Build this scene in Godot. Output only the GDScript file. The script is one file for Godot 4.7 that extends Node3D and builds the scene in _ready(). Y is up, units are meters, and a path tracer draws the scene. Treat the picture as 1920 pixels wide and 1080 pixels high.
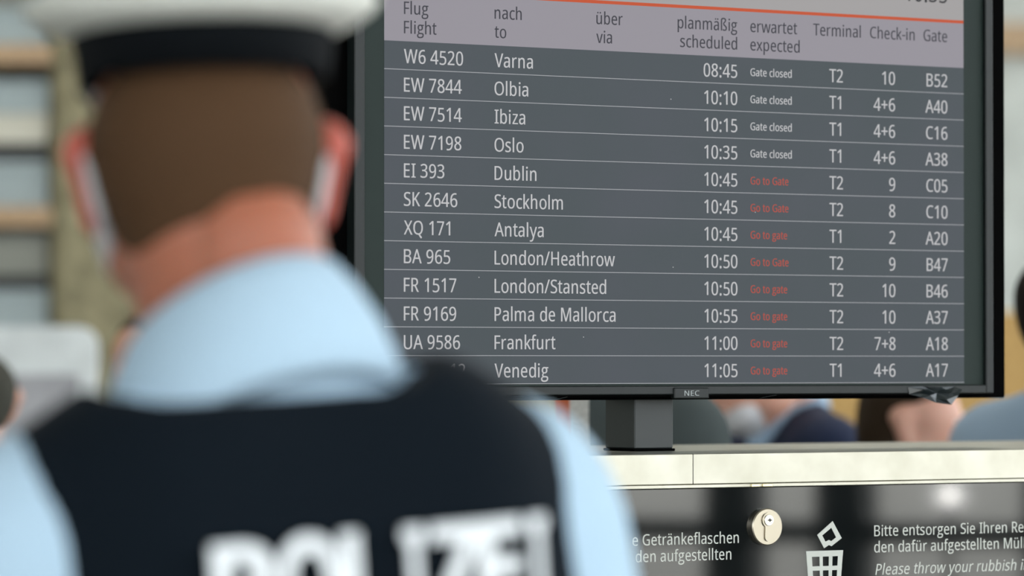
extends Node3D
# A police officer seen from behind in an airport hall, in front of a departure display on a steel-topped recycling counter.
# Units are metres. A pixel of the 1920 x 1080 photograph gives a direction; distance comes from the counter, the display or the floor.

const F := 8000.0                       # focal length in pixels
const EYE := Vector3(0, 1.5, 0)
const PITCH := 0.017873                 # the lens looks up by one degree
const TURN := 0.572576                  # display and counter are turned by 32.8 degrees
const ANCHOR := Vector3(-0.14338, 1.5, -4.78)   # a point of the picture plane of the display
const TOP := 1.398                      # height of the counter top

var look := Basis(Vector3.RIGHT, PITCH)
var sans: SystemFont
var bold: SystemFont
var M := {}
var taken := {}

# ---------------------------------------------------------------- helpers

func ray(px: float, py: float) -> Vector3:
	return look * Vector3((px - 960.0) / F, (540.0 - py) / F, -1.0)

func at(px: float, py: float, depth: float) -> Vector3:
	var r := ray(px, py)
	return EYE + r * (depth / -r.z)

# (u along the display, height, w in front of the picture plane)
func along() -> Vector3:
	return Vector3(cos(TURN), 0, -sin(TURN))

func out() -> Vector3:
	return Vector3(sin(TURN), 0, cos(TURN))

func uv_of(px: float, py: float, w: float) -> Vector3:
	var r := ray(px, py)
	var p0 := ANCHOR + out() * w
	var p := EYE + r * ((p0 - EYE).dot(out()) / r.dot(out()))
	return Vector3((p - ANCHOR).dot(along()), p.y, w)

func place(u: float, y: float, w: float) -> Vector3:
	return Vector3(ANCHOR.x, 0, ANCHOR.z) + along() * u + out() * w + Vector3(0, y, 0)

func numbered(called: String) -> String:
	if not taken.has(called):
		taken[called] = 0
		return called
	taken[called] += 1
	return "%s_%03d" % [called, taken[called]]

func thing(called: String, label: String, category: String, where: Vector3, turn := 0.0, group := "") -> Node3D:
	var o := Node3D.new()
	o.name = numbered(called)
	add_child(o, true)
	o.position = where
	o.rotation.y = turn
	tag(o, label, category, group)
	return o

func tag(o: Node3D, label: String, category: String, group := "") -> void:
	o.set_meta("label", label)
	o.set_meta("category", category)
	if group:
		o.set_meta("group", group)

func part(called: String, mesh: Mesh, m: Material, parent: Node, where := Vector3.ZERO, label := "") -> MeshInstance3D:
	var o := MeshInstance3D.new()
	o.name = called
	o.mesh = mesh
	o.material_override = m
	o.position = where
	if label:
		o.set_meta("label", label)
	parent.add_child(o, true)
	return o

func structure(called: String, mesh: Mesh, m: Material, where := Vector3.ZERO) -> MeshInstance3D:
	var o := part(called, mesh, m, self, where)
	o.set_meta("kind", "structure")
	return o

# a box with bevelled edges between two corners
func box(lo: Vector3, hi: Vector3, bevel := 0.0) -> ArrayMesh:
	var st := SurfaceTool.new()
	st.begin(Mesh.PRIMITIVE_TRIANGLES)
	add_box(st, lo, hi, bevel)
	return st.commit()

func quad(st: SurfaceTool, a: Vector3, b: Vector3, c: Vector3, d: Vector3, away: Vector3) -> void:
	# the corners run round the quad; turned so that the front faces along away
	var n := (c - a).cross(d - b)
	if n.dot(away) > 0.0:
		var t := b
		b = d
		d = t
	var nn := n.normalized() * (1.0 if n.dot(away) > 0.0 else -1.0)
	for p in [a, b, c, a, c, d]:
		st.set_normal(nn)
		st.add_vertex(p)

func add_box(st: SurfaceTool, lo: Vector3, hi: Vector3, bevel := 0.0) -> void:
	var mid := (lo + hi) / 2.0
	var h := (hi - lo) / 2.0
	var b := minf(bevel, minf(h.x, minf(h.y, h.z)) * 0.9)
	var i := h - Vector3(b, b, b)
	for ax in 3:
		var u := (ax + 1) % 3
		var v := (ax + 2) % 3
		for s in [-1.0, 1.0]:
			var pts := []
			for k in [[-1, -1], [1, -1], [1, 1], [-1, 1]]:
				var p := Vector3.ZERO
				p[ax] = h[ax] * s
				p[u] = i[u] * k[0]
				p[v] = i[v] * k[1]
				pts.append(mid + p)
			var n := Vector3.ZERO
			n[ax] = s
			quad(st, pts[0], pts[1], pts[2], pts[3], n)
	if b <= 0.0:
		return
	for ax in 3:                        # the twelve bevels
		var u := (ax + 1) % 3
		var v := (ax + 2) % 3
		for su in [-1.0, 1.0]:
			for sv in [-1.0, 1.0]:
				var pts := []
				for k in [[-1, 0], [1, 0], [1, 1], [-1, 1]]:
					var p := Vector3.ZERO
					p[ax] = i[ax] * k[0]
					p[u] = (h[u] if k[1] == 0 else i[u]) * su
					p[v] = (i[v] if k[1] == 0 else h[v]) * sv
					pts.append(mid + p)
				var n := Vector3.ZERO
				n[u] = su
				n[v] = sv
				quad(st, pts[0], pts[1], pts[2], pts[3], n)
	for sx in [-1.0, 1.0]:
		for sy in [-1.0, 1.0]:
			for sz in [-1.0, 1.0]:
				var s := Vector3(sx, sy, sz)
				var a := mid + Vector3(h.x * sx, i.y * sy, i.z * sz)
				var c := mid + Vector3(i.x * sx, h.y * sy, i.z * sz)
				var d := mid + Vector3(i.x * sx, i.y * sy, h.z * sz)
				if (c - a).cross(d - a).dot(s) > 0.0:
					var t := c
					c = d
					d = t
				for p in [a, c, d]:
					st.set_normal(s.normalized())
					st.add_vertex(p)

# rings of equal length joined into a skin; each ring is an array of points
func loft(rings: Array, closed := true, cap_first := false, cap_last := false) -> ArrayMesh:
	var st := SurfaceTool.new()
	st.begin(Mesh.PRIMITIVE_TRIANGLES)
	st.set_smooth_group(0)
	var n: int = rings[0].size()
	for r in rings.size() - 1:
		for k in (n if closed else n - 1):
			var a: Vector3 = rings[r][k]
			var b: Vector3 = rings[r][(k + 1) % n]
			var c: Vector3 = rings[r + 1][(k + 1) % n]
			var d: Vector3 = rings[r + 1][k]
			for p in [a, b, c, a, c, d]:
				st.add_vertex(p)
	for which in [[cap_first, 0, false], [cap_last, rings.size() - 1, true]]:
		if which[0]:
			var mid := Vector3.ZERO
			for p in rings[which[1]]:
				mid += p / n
			for k in n:
				var a: Vector3 = rings[which[1]][k]
				var b: Vector3 = rings[which[1]][(k + 1) % n]
				for p in ([mid, a, b] if which[2] else [mid, b, a]):
					st.add_vertex(p)
	st.index()
	st.generate_normals()
	return st.commit()

func oval(mid: Vector3, rx: float, rz: float, n := 40, tilt := 0.0) -> Array:
	var ring := []
	for k in n:
		var a := TAU * k / n
		ring.append(mid + Vector3(cos(a) * rx, sin(a) * rz * tilt, sin(a) * rz))
	return ring

func tube(path: Array, r: float, sides := 8, flat := 1.0) -> ArrayMesh:
	var rings := []
	for k in path.size():
		var t: Vector3 = (path[mini(k + 1, path.size() - 1)] - path[maxi(k - 1, 0)]).normalized()
		var side := t.cross(Vector3.UP if absf(t.y) < 0.9 else Vector3.RIGHT).normalized()
		var up := side.cross(t)
		var ring := []
		for s in sides:
			var a := TAU * s / sides
			ring.append(path[k] + side * cos(a) * r + up * sin(a) * r * flat)
		rings.append(ring)
	return loft(rings, true, true, true)

# an upright disc or drum along z, bevelled at its front
func drum(r: float, depth: float, bevel: float, n := 48) -> ArrayMesh:
	var rings := []
	for q in [[r, 0.0], [r, depth - bevel], [r - bevel, depth]]:
		var ring := []
		for k in n:
			var a := TAU * k / n
			ring.append(Vector3(cos(a) * q[0], sin(a) * q[0], q[1]))
		rings.append(ring)
	var st := SurfaceTool.new()
	st.begin(Mesh.PRIMITIVE_TRIANGLES)
	for r_ in 2:
		for k in n:
			var a: Vector3 = rings[r_][k]
			var b: Vector3 = rings[r_][(k + 1) % n]
			var c: Vector3 = rings[r_ + 1][(k + 1) % n]
			var d: Vector3 = rings[r_ + 1][k]
			quad(st, a, b, c, d, Vector3((a + b).x, (a + b).y, 0.01 * r_))
	for k in n:
		st.set_normal(Vector3.BACK)
		st.add_vertex(Vector3(0, 0, depth))
		st.set_normal(Vector3.BACK)
		st.add_vertex(rings[2][(k + 1) % n])
		st.set_normal(Vector3.BACK)
		st.add_vertex(rings[2][k])
	return st.commit()

# a flat polygon in x and y, thick along z
func plate(points: Array, depth: float) -> ArrayMesh:
	var poly := PackedVector2Array()
	for p in points:
		poly.append(Vector2(p[0], p[1]) if p is Array else p)
	var st := SurfaceTool.new()
	st.begin(Mesh.PRIMITIVE_TRIANGLES)
	var ids := Geometry2D.triangulate_polygon(poly)
	for face in [[depth, 1.0], [0.0, -1.0]]:
		for t in range(0, ids.size(), 3):
			var a := Vector3(poly[ids[t]].x, poly[ids[t]].y, face[0])
			var b := Vector3(poly[ids[t + 1]].x, poly[ids[t + 1]].y, face[0])
			var c := Vector3(poly[ids[t + 2]].x, poly[ids[t + 2]].y, face[0])
			if (b - a).cross(c - a).z * face[1] > 0.0:
				var s := b
				b = c
				c = s
			for p in [a, b, c]:
				st.set_normal(Vector3(0, 0, face[1]))
				st.add_vertex(p)
	var mid := Vector2.ZERO
	for p in poly:
		mid += p / poly.size()
	for k in poly.size():
		var a := poly[k]
		var b := poly[(k + 1) % poly.size()]
		var n := Vector3((b - a).y, -(b - a).x, 0)
		if not Geometry2D.is_polygon_clockwise(poly):
			n = n
		else:
			n = -n
		quad(st, Vector3(a.x, a.y, 0), Vector3(b.x, b.y, 0), Vector3(b.x, b.y, depth), Vector3(a.x, a.y, depth), n)
	return st.commit()

# lettering: cap height in metres, left or right end of the base line
func text(parent: Node, called: String, s: String, font: Font, cap: float, where: Vector3, m: Material, side := 0, squeeze := 1.0, depth := 0.0004, slant := 0.0, width := 0.0) -> MeshInstance3D:
	var ref := TextMesh.new()
	ref.font = font
	ref.font_size = 64
	ref.pixel_size = 0.01
	ref.text = "H"
	var h := ref.get_aabb()
	var t := TextMesh.new()
	t.font = font
	t.font_size = 64
	t.pixel_size = 0.01
	t.depth = 0.02
	t.curve_step = 1.0
	t.text = s
	var a := t.get_aabb()
	var k := cap / h.size.y
	var kx := k * squeeze
	if width > 0.0:
		kx = width / a.size.x
	var x0 := a.position.x * kx
	if side == 1:
		x0 = (a.position.x + a.size.x) * kx
	elif side == 2:
		x0 = (a.position.x + a.size.x / 2.0) * kx
	var o := part(called, t, m, parent)
	var kz := depth / 0.02
	o.transform = Transform3D(Basis(Vector3(kx, 0, 0), Vector3(slant * k, k, 0), Vector3(0, 0, kz)), where + Vector3(-x0 - slant * k * h.position.y, -h.position.y * k, depth / 2.0))
	return o

# ---------------------------------------------------------------- soft bodies: tapered capsules joined smoothly, meshed as surface nets
# a bone is [a, b, radius at a, radius at b, flatness along z]

func blob(bones: Array, cell: float, k: float, cuts := []) -> ArrayMesh:
	var lo := Vector3(1e9, 1e9, 1e9)
	var hi := -lo
	for bn in bones:
		var r := maxf(bn[2], bn[3]) + cell * 3.0
		lo = lo.min(bn[0] - Vector3(r, r, r)).min(bn[1] - Vector3(r, r, r))
		hi = hi.max(bn[0] + Vector3(r, r, r)).max(bn[1] + Vector3(r, r, r))
	var nx := int((hi.x - lo.x) / cell) + 2
	var ny := int((hi.y - lo.y) / cell) + 2
	var nz := int((hi.z - lo.z) / cell) + 2
	var f := PackedFloat32Array()
	f.resize(nx * ny * nz)
	var sy := nx
	var sz := nx * ny
	for bn in bones:
		var a: Vector3 = bn[0]
		var b: Vector3 = bn[1]
		var ra: float = bn[2]
		var dr: float = bn[3] - ra
		var fl: float = bn[4] if bn.size() > 4 else 1.0
		var reach := maxf(bn[2], bn[3]) + k * 3.0 + cell * 2.0
		var p0 := a.min(b) - Vector3(reach, reach, reach)
		var p1 := a.max(b) + Vector3(reach, reach, reach)
		var ix0 := maxi(0, int((p0.x - lo.x) / cell))
		var ix1 := mini(nx - 1, int((p1.x - lo.x) / cell) + 1)
		var iy0 := maxi(0, int((p0.y - lo.y) / cell))
		var iy1 := mini(ny - 1, int((p1.y - lo.y) / cell) + 1)
		var iz0 := maxi(0, int((p0.z - lo.z) / cell))
		var iz1 := mini(nz - 1, int((p1.z - lo.z) / cell) + 1)
		var ex := b.x - a.x
		var ey := b.y - a.y
		var ez := (b.z - a.z) * fl
		var inv := 1.0 / maxf(ex * ex + ey * ey + ez * ez, 1e-9)
		for iz in range(iz0, iz1 + 1):
			var z := (lo.z + iz * cell - a.z) * fl
			for iy in range(iy0, iy1 + 1):
				var y := lo.y + iy * cell - a.y
				var base := iz * sz + iy * sy
				for ix in range(ix0, ix1 + 1):
					var x := lo.x + ix * cell - a.x
					var t := clampf((x * ex + y * ey + z * ez) * inv, 0.0, 1.0)
					var qx := x - ex * t
					var qy := y - ey * t
					var qz := z - ez * t
					var d := sqrt(qx * qx + qy * qy + qz * qz) - ra - dr * t
					if d < reach:
						f[base + ix] += exp(-d / k)
	for i in f.size():
		f[i] = -k * log(f[i]) if f[i] > 1e-4 else k * 9.2
	for c in cuts:
		if c[0] is String:              # ["plane", normal, offset]: keeps what lies below
			for iz in nz:
				for iy in ny:
					for ix in nx:
						var i := iz * sz + iy * sy + ix
						f[i] = maxf(f[i], c[1].dot(lo + Vector3(ix, iy, iz) * cell) - c[2])
			continue
		var e: Vector3 = c[1] - c[0]
		var fl: float = c[4] if c.size() > 4 else 1.0
		e.z *= fl
		var inv := 1.0 / maxf(e.length_squared(), 1e-9)
		for iz in nz:
			for iy in ny:
				for ix in nx:
					var i := iz * sz + iy * sy + ix
					if f[i] > cell * 3.0:
						continue
					var p: Vector3 = lo + Vector3(ix, iy, iz) * cell - c[0]
					p.z *= fl
					var t := clampf(p.dot(e) * inv, 0.0, 1.0)
					f[i] = maxf(f[i], lerpf(c[2], c[3], t) - (p - e * t).length())
	var ids := PackedInt32Array()
	ids.resize(f.size())
	ids.fill(-1)
	var verts := PackedVector3Array()
	var norms := PackedVector3Array()
	var off := [0, 1, sy, sy + 1, sz, sz + 1, sz + sy, sz + sy + 1]
	var edges := [[0, 1], [2, 3], [4, 5], [6, 7], [0, 2], [1, 3], [4, 6], [5, 7], [0, 4], [1, 5], [2, 6], [3, 7]]
	var corner := []
	for c in 8:
		corner.append(Vector3(c & 1, (c >> 1) & 1, c >> 2))
	var far := cell * 4.0
	for iz in nz - 1:
		for iy in ny - 1:
			for ix in nx - 1:
				var i := iz * sz + iy * sy + ix
				if absf(f[i]) > far:
					continue
				var v := [f[i], f[i + 1], f[i + sy], f[i + sy + 1], f[i + sz], f[i + sz + 1], f[i + sz + sy], f[i + sz + sy + 1]]
				var inside := 0
				for q in v:
					if q < 0.0:
						inside += 1
				if inside == 0 or inside == 8:
					continue
				var sum := Vector3.ZERO
				var n := 0
				for e in edges:
					var d0: float = v[e[0]]
					var d1: float = v[e[1]]
					if (d0 < 0.0) != (d1 < 0.0):
						sum += corner[e[0]].lerp(corner[e[1]], d0 / (d0 - d1))
						n += 1
				ids[i] = verts.size()
				verts.append(lo + (Vector3(ix, iy, iz) + sum / n) * cell)
				norms.append(Vector3(v[1] + v[3] + v[5] + v[7] - v[0] - v[2] - v[4] - v[6], v[2] + v[3] + v[6] + v[7] - v[0] - v[1] - v[4] - v[5], v[4] + v[5] + v[6] + v[7] - v[0] - v[1] - v[2] - v[3]).normalized())
	var tris := PackedInt32Array()
	var step := [1, sy, sz]
	for iz in range(1, nz - 1):
		for iy in range(1, ny - 1):
			for ix in range(1, nx - 1):
				var i := iz * sz + iy * sy + ix
				if ids[i] < 0:
					continue
				for ax in 3:
					var d0 := f[i] < 0.0
					if d0 == (f[i + step[ax]] < 0.0):
						continue
					var u: int = step[(ax + 1) % 3]
					var w: int = step[(ax + 2) % 3]
					var a := ids[i]
					var b := ids[i - u]
					var c := ids[i - u - w]
					var d := ids[i - w]
					if a < 0 or b < 0 or c < 0 or d < 0:
						continue
					if d0:
						tris.append_array([a, c, b, a, d, c])
					else:
						tris.append_array([a, b, c, a, c, d])
	var arr := []
	arr.resize(Mesh.ARRAY_MAX)
	arr[Mesh.ARRAY_VERTEX] = verts
	arr[Mesh.ARRAY_NORMAL] = norms
	arr[Mesh.ARRAY_INDEX] = tris
	var mesh := ArrayMesh.new()
	mesh.add_surface_from_arrays(Mesh.PRIMITIVE_TRIANGLES, arr)
	return mesh

func moved(bones: Array, t: Transform3D) -> Array:
	var all := []
	for b in bones:
		var c: Array = b.duplicate()
		c[0] = t * b[0]
		c[1] = t * b[1]
		all.append(c)
	return all

# ---------------------------------------------------------------- materials

func mat(called: String, c: Color, rough := 0.6, metal := 0.0) -> StandardMaterial3D:
	var m := StandardMaterial3D.new()
	m.resource_name = called
	m.albedo_color = c
	m.roughness = rough
	m.metallic = metal
	M[called] = m
	return m

func noise_tex(freq: float, seed_: int, low: Color, high: Color, size := 512, normal := false, strength := 4.0) -> NoiseTexture2D:
	var n := FastNoiseLite.new()
	n.seed = seed_
	n.frequency = freq
	n.fractal_octaves = 4
	var t := NoiseTexture2D.new()
	t.noise = n
	t.width = size
	t.height = size
	t.seamless = true
	if normal:
		t.as_normal_map = true
		t.bump_strength = strength
	else:
		var g := Gradient.new()
		g.set_color(0, low)
		g.set_color(1, high)
		t.color_ramp = g
	return t

func grained(m: StandardMaterial3D, tex: Texture2D, scale: float, normal: Texture2D = null, depth := 0.3) -> void:
	m.uv1_triplanar = true
	m.uv1_scale = Vector3(scale, scale, scale)
	m.albedo_texture = tex
	if normal:
		m.normal_enabled = true
		m.normal_texture = normal
		m.normal_scale = depth

func glow(called: String, c: Color, power := 1.0, rough := 0.5) -> StandardMaterial3D:
	var m := mat(called, Color(0.02, 0.02, 0.02), rough)
	m.metallic_specular = 0.25
	m.emission_enabled = true
	m.emission = c
	m.emission_energy_multiplier = power
	return m

func make_materials() -> void:
	var patch := noise_tex(0.012, 3, Color(0.86, 0.86, 0.86), Color(1, 1, 1))
	var fine := noise_tex(0.12, 5, Color(0.84, 0.84, 0.84), Color(1, 1, 1))
	var bump := noise_tex(0.2, 9, Color.BLACK, Color.WHITE, 512, true, 6.0)
	for d in [["shirt", Color8(184, 210, 229), 0.85], ["vest", Color8(10, 19, 27), 0.95], ["trousers", Color8(30, 35, 44), 0.85], ["grey_jacket", Color8(72, 80, 80), 0.85], ["navy_suit", Color8(38, 46, 70), 0.8], ["pale_shirt", Color8(168, 192, 216), 0.85], ["dark_top", Color8(46, 40, 34), 0.85], ["tan_coat", Color8(150, 120, 84), 0.85], ["olive_coat", Color8(70, 70, 60), 0.85], ["white_shirt", Color8(228, 228, 222), 0.8], ["jeans", Color8(58, 66, 84), 0.85], ["cap_white", Color8(232, 232, 222), 0.7], ["cap_band", Color8(6, 10, 14), 0.9], ["mask", Color8(214, 214, 216), 0.8]]:
		var m := mat(d[0], d[1], d[2])
		m.rim_enabled = true
		m.rim = 0.1
		m.metallic_specular = 0.25
		grained(m, fine, 9.0, bump, 0.15)
	for d in [["skin", Color8(176, 106, 80)], ["skin_fair", Color8(218, 164, 142)], ["skin_tan", Color8(190, 134, 100)], ["ear_skin", Color8(190, 90, 74)]]:
		var m := mat(d[0], d[1], 0.5)
		m.subsurf_scatter_enabled = true
		m.subsurf_scatter_strength = 0.15
		grained(m, fine, 14.0, bump, 0.08)
	for d in [["hair_brown", Color8(94, 68, 46)], ["hair_dark", Color8(34, 28, 24)], ["hair_chestnut", Color8(60, 46, 32)], ["hair_grey", Color8(78, 78, 70)]]:
		var hm := mat(d[0], d[1], 0.75)
		hm.metallic_specular = 0.25
		grained(hm, noise_tex(0.25, 21, Color(0.6, 0.6, 0.6), Color(1, 1, 1), 256), 20.0, bump, 0.5)
	mat("shoe", Color8(18, 18, 20), 0.35)
	mat("print_white", Color8(226, 230, 232), 0.6)
	mat("patent", Color8(12, 12, 14), 0.15)
	mat("silver", Color8(190, 188, 180), 0.3, 1.0)
	mat("eye", Color8(240, 238, 232), 0.2)
	mat("iris", Color8(40, 32, 28), 0.2)
	mat("lip", Color8(176, 96, 88), 0.5)
	# display
	mat("bezel", Color8(16, 22, 22), 0.45).metallic_specular = 0.4
	mat("housing", Color8(3, 3, 3), 0.9).metallic_specular = 0.12
	mat("panel", Color8(34, 44, 41), 0.5).metallic_specular = 0.25
	mat("post_grey", Color8(36, 41, 41), 0.5)
	mat("tape", Color8(22, 30, 32), 0.16)
	mat("badge_print", Color8(150, 156, 156), 0.5, 0.0)
	glow("screen_title", Color8(160, 157, 157))
	glow("screen_header", Color8(147, 143, 151))
	glow("screen_orange", Color8(192, 80, 44))
	var r := glow("screen_row", Color8(78, 84, 90))
	r.emission_texture = noise_tex(0.006, 31, Color8(232, 242, 236), Color8(255, 250, 255))
	r.emission_operator = BaseMaterial3D.EMISSION_OP_MULTIPLY
	r.uv1_triplanar = true
	r.uv1_world_triplanar = true
	r.uv1_scale = Vector3(1.3, 1.3, 1.3)
	glow("screen_line", Color8(170, 172, 176))
	glow("screen_text", Color8(192, 192, 194))
	glow("screen_ink", Color8(58, 58, 66))
	glow("screen_clock", Color8(36, 36, 40))
	glow("screen_red", Color8(178, 76, 62))
	# counter
	var steel := mat("steel", Color8(178, 175, 164), 0.34, 1.0)
	grained(steel, noise_tex(0.01, 41, Color(0.9, 0.9, 0.88), Color(1, 1, 1)), 2.2)
	steel.roughness_texture = noise_tex(0.02, 43, Color(0.92, 0.92, 0.92), Color(1, 1, 1))
	var glass := mat("black_glass", Color8(6, 10, 11), 0.03)
	glass.metallic_specular = 0.7
	mat("cabinet_black", Color8(20, 22, 23), 0.5)
	mat("nickel", Color8(166, 158, 142), 0.3, 1.0)
	mat("nickel_bright", Color8(200, 196, 184), 0.22, 1.0)
	mat("brass", Color8(226, 214, 170), 0.25, 1.0)
	mat("dark_slot", Color8(12, 12, 12), 0.6)
	mat("glass_print", Color8(182, 184, 176), 0.6)
	# hall
	grained(mat("floor", Color8(150, 150, 146), 0.35), patch, 0.5)
	grained(mat("ceiling", Color8(226, 226, 222), 0.8), patch, 0.3)
	grained(mat("plaster", Color8(206, 212, 208), 0.8), patch, 0.4)
	grained(mat("frame_dark", Color8(30, 33, 34), 0.45), patch, 1.0)
	grained(mat("wood", Color8(200, 174, 144), 0.55), noise_tex(0.03, 51, Color(0.8, 0.76, 0.7), Color(1, 1, 1)), 1.5)
	grained(mat("wood_gold", Color8(178, 146, 84), 0.55), noise_tex(0.03, 52, Color(0.8, 0.76, 0.7), Color(1, 1, 1)), 1.5)
	grained(mat("olive_stone", Color8(142, 136, 108), 0.8), noise_tex(0.02, 53, Color(0.7, 0.7, 0.68), Color(1, 1, 1)), 1.2)
	grained(mat("board_white", Color8(226, 232, 232), 0.5), patch, 1.0)
	grained(mat("board_grey", Color8(170, 170, 174), 0.5), patch, 1.0)
	grained(mat("box_blue", Color8(172, 188, 194), 0.7), fine, 2.0)
	grained(mat("box_white", Color8(222, 222, 210), 0.7), fine, 2.0)
	grained(mat("box_grey", Color8(146, 150, 144), 0.7), fine, 2.0)
	grained(mat("banner_cream", Color8(226, 206, 160), 0.7), fine, 2.0)
	grained(mat("banner_orange", Color8(232, 122, 78), 0.7), fine, 2.0)
	grained(mat("banner_white", Color8(232, 230, 224), 0.7), fine, 2.0)
	var pane := mat("pane", Color(0.9, 0.95, 0.95, 0.06), 0.02)
	pane.transparency = BaseMaterial3D.TRANSPARENCY_ALPHA

# ---------------------------------------------------------------- camera, sky, light

func camera_and_light() -> void:
	var cam := Camera3D.new()
	cam.name = "camera"
	var lens := CameraAttributesPhysical.new()
	lens.frustum_focal_length = 12.0 * F / 540.0
	lens.frustum_focus_distance = 4.9
	lens.frustum_near = 0.05
	lens.frustum_far = 400.0
	lens.exposure_aperture = 4.6
	cam.attributes = lens
	add_child(cam)
	cam.position = EYE
	cam.rotation.x = PITCH
	cam.current = true
	var e := Environment.new()
	e.background_mode = Environment.BG_SKY
	var sky := ProceduralSkyMaterial.new()      # an even, overcast sky
	sky.sky_top_color = Color8(214, 224, 234)
	sky.sky_horizon_color = Color8(236, 238, 236)
	sky.ground_horizon_color = Color8(196, 196, 190)
	sky.ground_bottom_color = Color8(150, 150, 146)
	sky.sky_energy_multiplier = 2.45
	sky.ground_energy_multiplier = 2.55
	e.sky = Sky.new()
	e.sky.sky_material = sky
	e.tonemap_mode = Environment.TONE_MAPPER_LINEAR
	e.tonemap_exposure = 1.0
	e.sdfgi_enabled = true
	e.ssao_enabled = true
	e.ssil_enabled = true
	var w := WorldEnvironment.new()
	w.name = "environment"
	w.environment = e
	add_child(w)

# ---------------------------------------------------------------- the hall

const HALL := AABB(Vector3(-10, 0, -19), Vector3(20, 6.5, 28))

func hall() -> void:
	var lo := HALL.position
	var hi := HALL.end
	structure("floor", box(Vector3(lo.x - 0.3, -0.3, lo.z - 0.3), Vector3(hi.x + 0.3, 0, hi.z + 0.3)), M.floor)
	structure("wall_far", box(Vector3(lo.x - 0.3, 0, lo.z - 0.3), Vector3(hi.x + 0.3, hi.y, lo.z)), M.plaster)
	structure("wall_left", box(Vector3(lo.x - 0.3, 0, lo.z), Vector3(lo.x, hi.y, hi.z)), M.plaster)
	structure("ceiling", box(Vector3(lo.x - 0.3, hi.y, lo.z - 0.3), Vector3(hi.x + 0.3, hi.y + 0.3, hi.z + 0.3)), M.ceiling)
	# glazed walls on the right and behind the camera: dark frames, clear panes
	var zs := [lo.z, -16.0, -13.0, -10.0, -7.0, -4.0, -2.25, -1.475, -1.05, 0.2, 2.2, 4.4, 6.6, hi.z]
	glazing("window_1", zs, true, hi.x, hi.y)
	glazing("window_2", [lo.x, -7.5, -5.0, -2.5, 0.0, 2.5, 5.0, 7.5, hi.x], false, hi.z, hi.y)

func glazing(called: String, stops: Array, across_x: bool, at_: float, top: float) -> void:
	var o := Node3D.new()
	o.name = called
	o.set_meta("kind", "structure")
	add_child(o)
	o.position = Vector3(at_, 0, 0) if across_x else Vector3(0, 0, at_)
	var rails := [0.0, 0.9, 2.6, 4.6, top]
	for k in stops.size():
		var s: float = stops[k]
		var hw := 0.09
		part("mullion", span(across_x, s - hw, s + hw, 0.0, top, -0.02, 0.16), M.frame_dark, o)
	for r in rails.size():
		for k in stops.size() - 1:
			var y: float = rails[r]
			part("transom", span(across_x, stops[k] + 0.09, stops[k + 1] - 0.09, clampf(y - 0.04, 0, top), clampf(y + 0.04, 0, top), 0.02, 0.12), M.frame_dark, o)
	for k in stops.size() - 1:
		for r in rails.size() - 1:
			part("pane", span(across_x, stops[k] + 0.09, stops[k + 1] - 0.09, rails[r] + 0.04, rails[r + 1] - 0.04, 0.06, 0.07), M.pane, o)

# long ceiling lamps over the far half of the hall
func lamps() -> void:
	var made := glow("lamp_face", Color8(255, 250, 240), 2.0)
	var where := [[-6.0, "beside the long blank wall"], [-2.0, "above the shelving unit"], [2.0, "above the golden partition"], [6.0, "beside the window wall"]]
	for w in where:
		var t := thing("ceiling_lamp", "long white ceiling lamp " + w[1], "lamp", Vector3(w[0], HALL.end.y, -11.0), 0.0, "ceiling lamps of the hall")
		part("casing", box(Vector3(-1.3, -0.10, -0.16), Vector3(1.3, 0, 0.16), 0.01), M.board_white, t)
		part("lamp_panel", box(Vector3(-1.27, -0.106, -0.13), Vector3(1.27, -0.1005, 0.13), 0.002), made, t)
		var l := AreaLight3D.new()
		l.name = "lamp_light"
		l.area_size = Vector2(2.5, 0.25)
		l.light_energy = 13.0
		l.light_color = Color8(255, 250, 240)
		l.shadow_enabled = true
		l.area_range = 40.0
		t.add_child(l)
		l.position = Vector3(0, -0.112, 0)
		l.rotation.x = -PI / 2
	# a slim bollard lamp before the window wall, mirrored in the black glass
	var b := thing("bollard_lamp", "slim dark bollard lamp with a small round bulb at the window wall", "lamp", Vector3(9.6, 0, -2.02))
	part("base", drum_up(0.1, 0.03), M.frame_dark, b, Vector3(0, 0.015, 0))
	part("pole", drum_up(0.012, 1.0), M.frame_dark, b, Vector3(0, 0.53, 0))
	var ball := SphereMesh.new()
	ball.radius = 0.022
	ball.height = 0.044
	ball.radial_segments = 24
	ball.rings = 12
	part("bulb", ball, glow("bulb_glow", Color8(255, 252, 244), 20.0), b, Vector3(0, 1.052, 0))
	var o := OmniLight3D.new()
	o.name = "bulb_light"
	o.light_energy = 0.05
	o.light_size = 0.02
	o.omni_range = 30.0
	o.omni_attenuation = 2.0
	o.shadow_enabled = true
	b.add_child(o)
	o.position = Vector3(0, 1.052, 0)

func drum_up(r: float, h: float) -> CylinderMesh:
	var c := CylinderMesh.new()
	c.top_radius = r * 0.96
	c.bottom_radius = r
	c.height = h
	c.radial_segments = 24
	return c

func span(across_x: bool, a: float, b: float, y0: float, y1: float, d0: float, d1: float) -> ArrayMesh:
	return box(Vector3(d0, y0, a), Vector3(d1, y1, b)) if across_x else box(Vector3(a, y0, d0), Vector3(b, y1, d1))

# ---------------------------------------------------------------- the departure display

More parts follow.
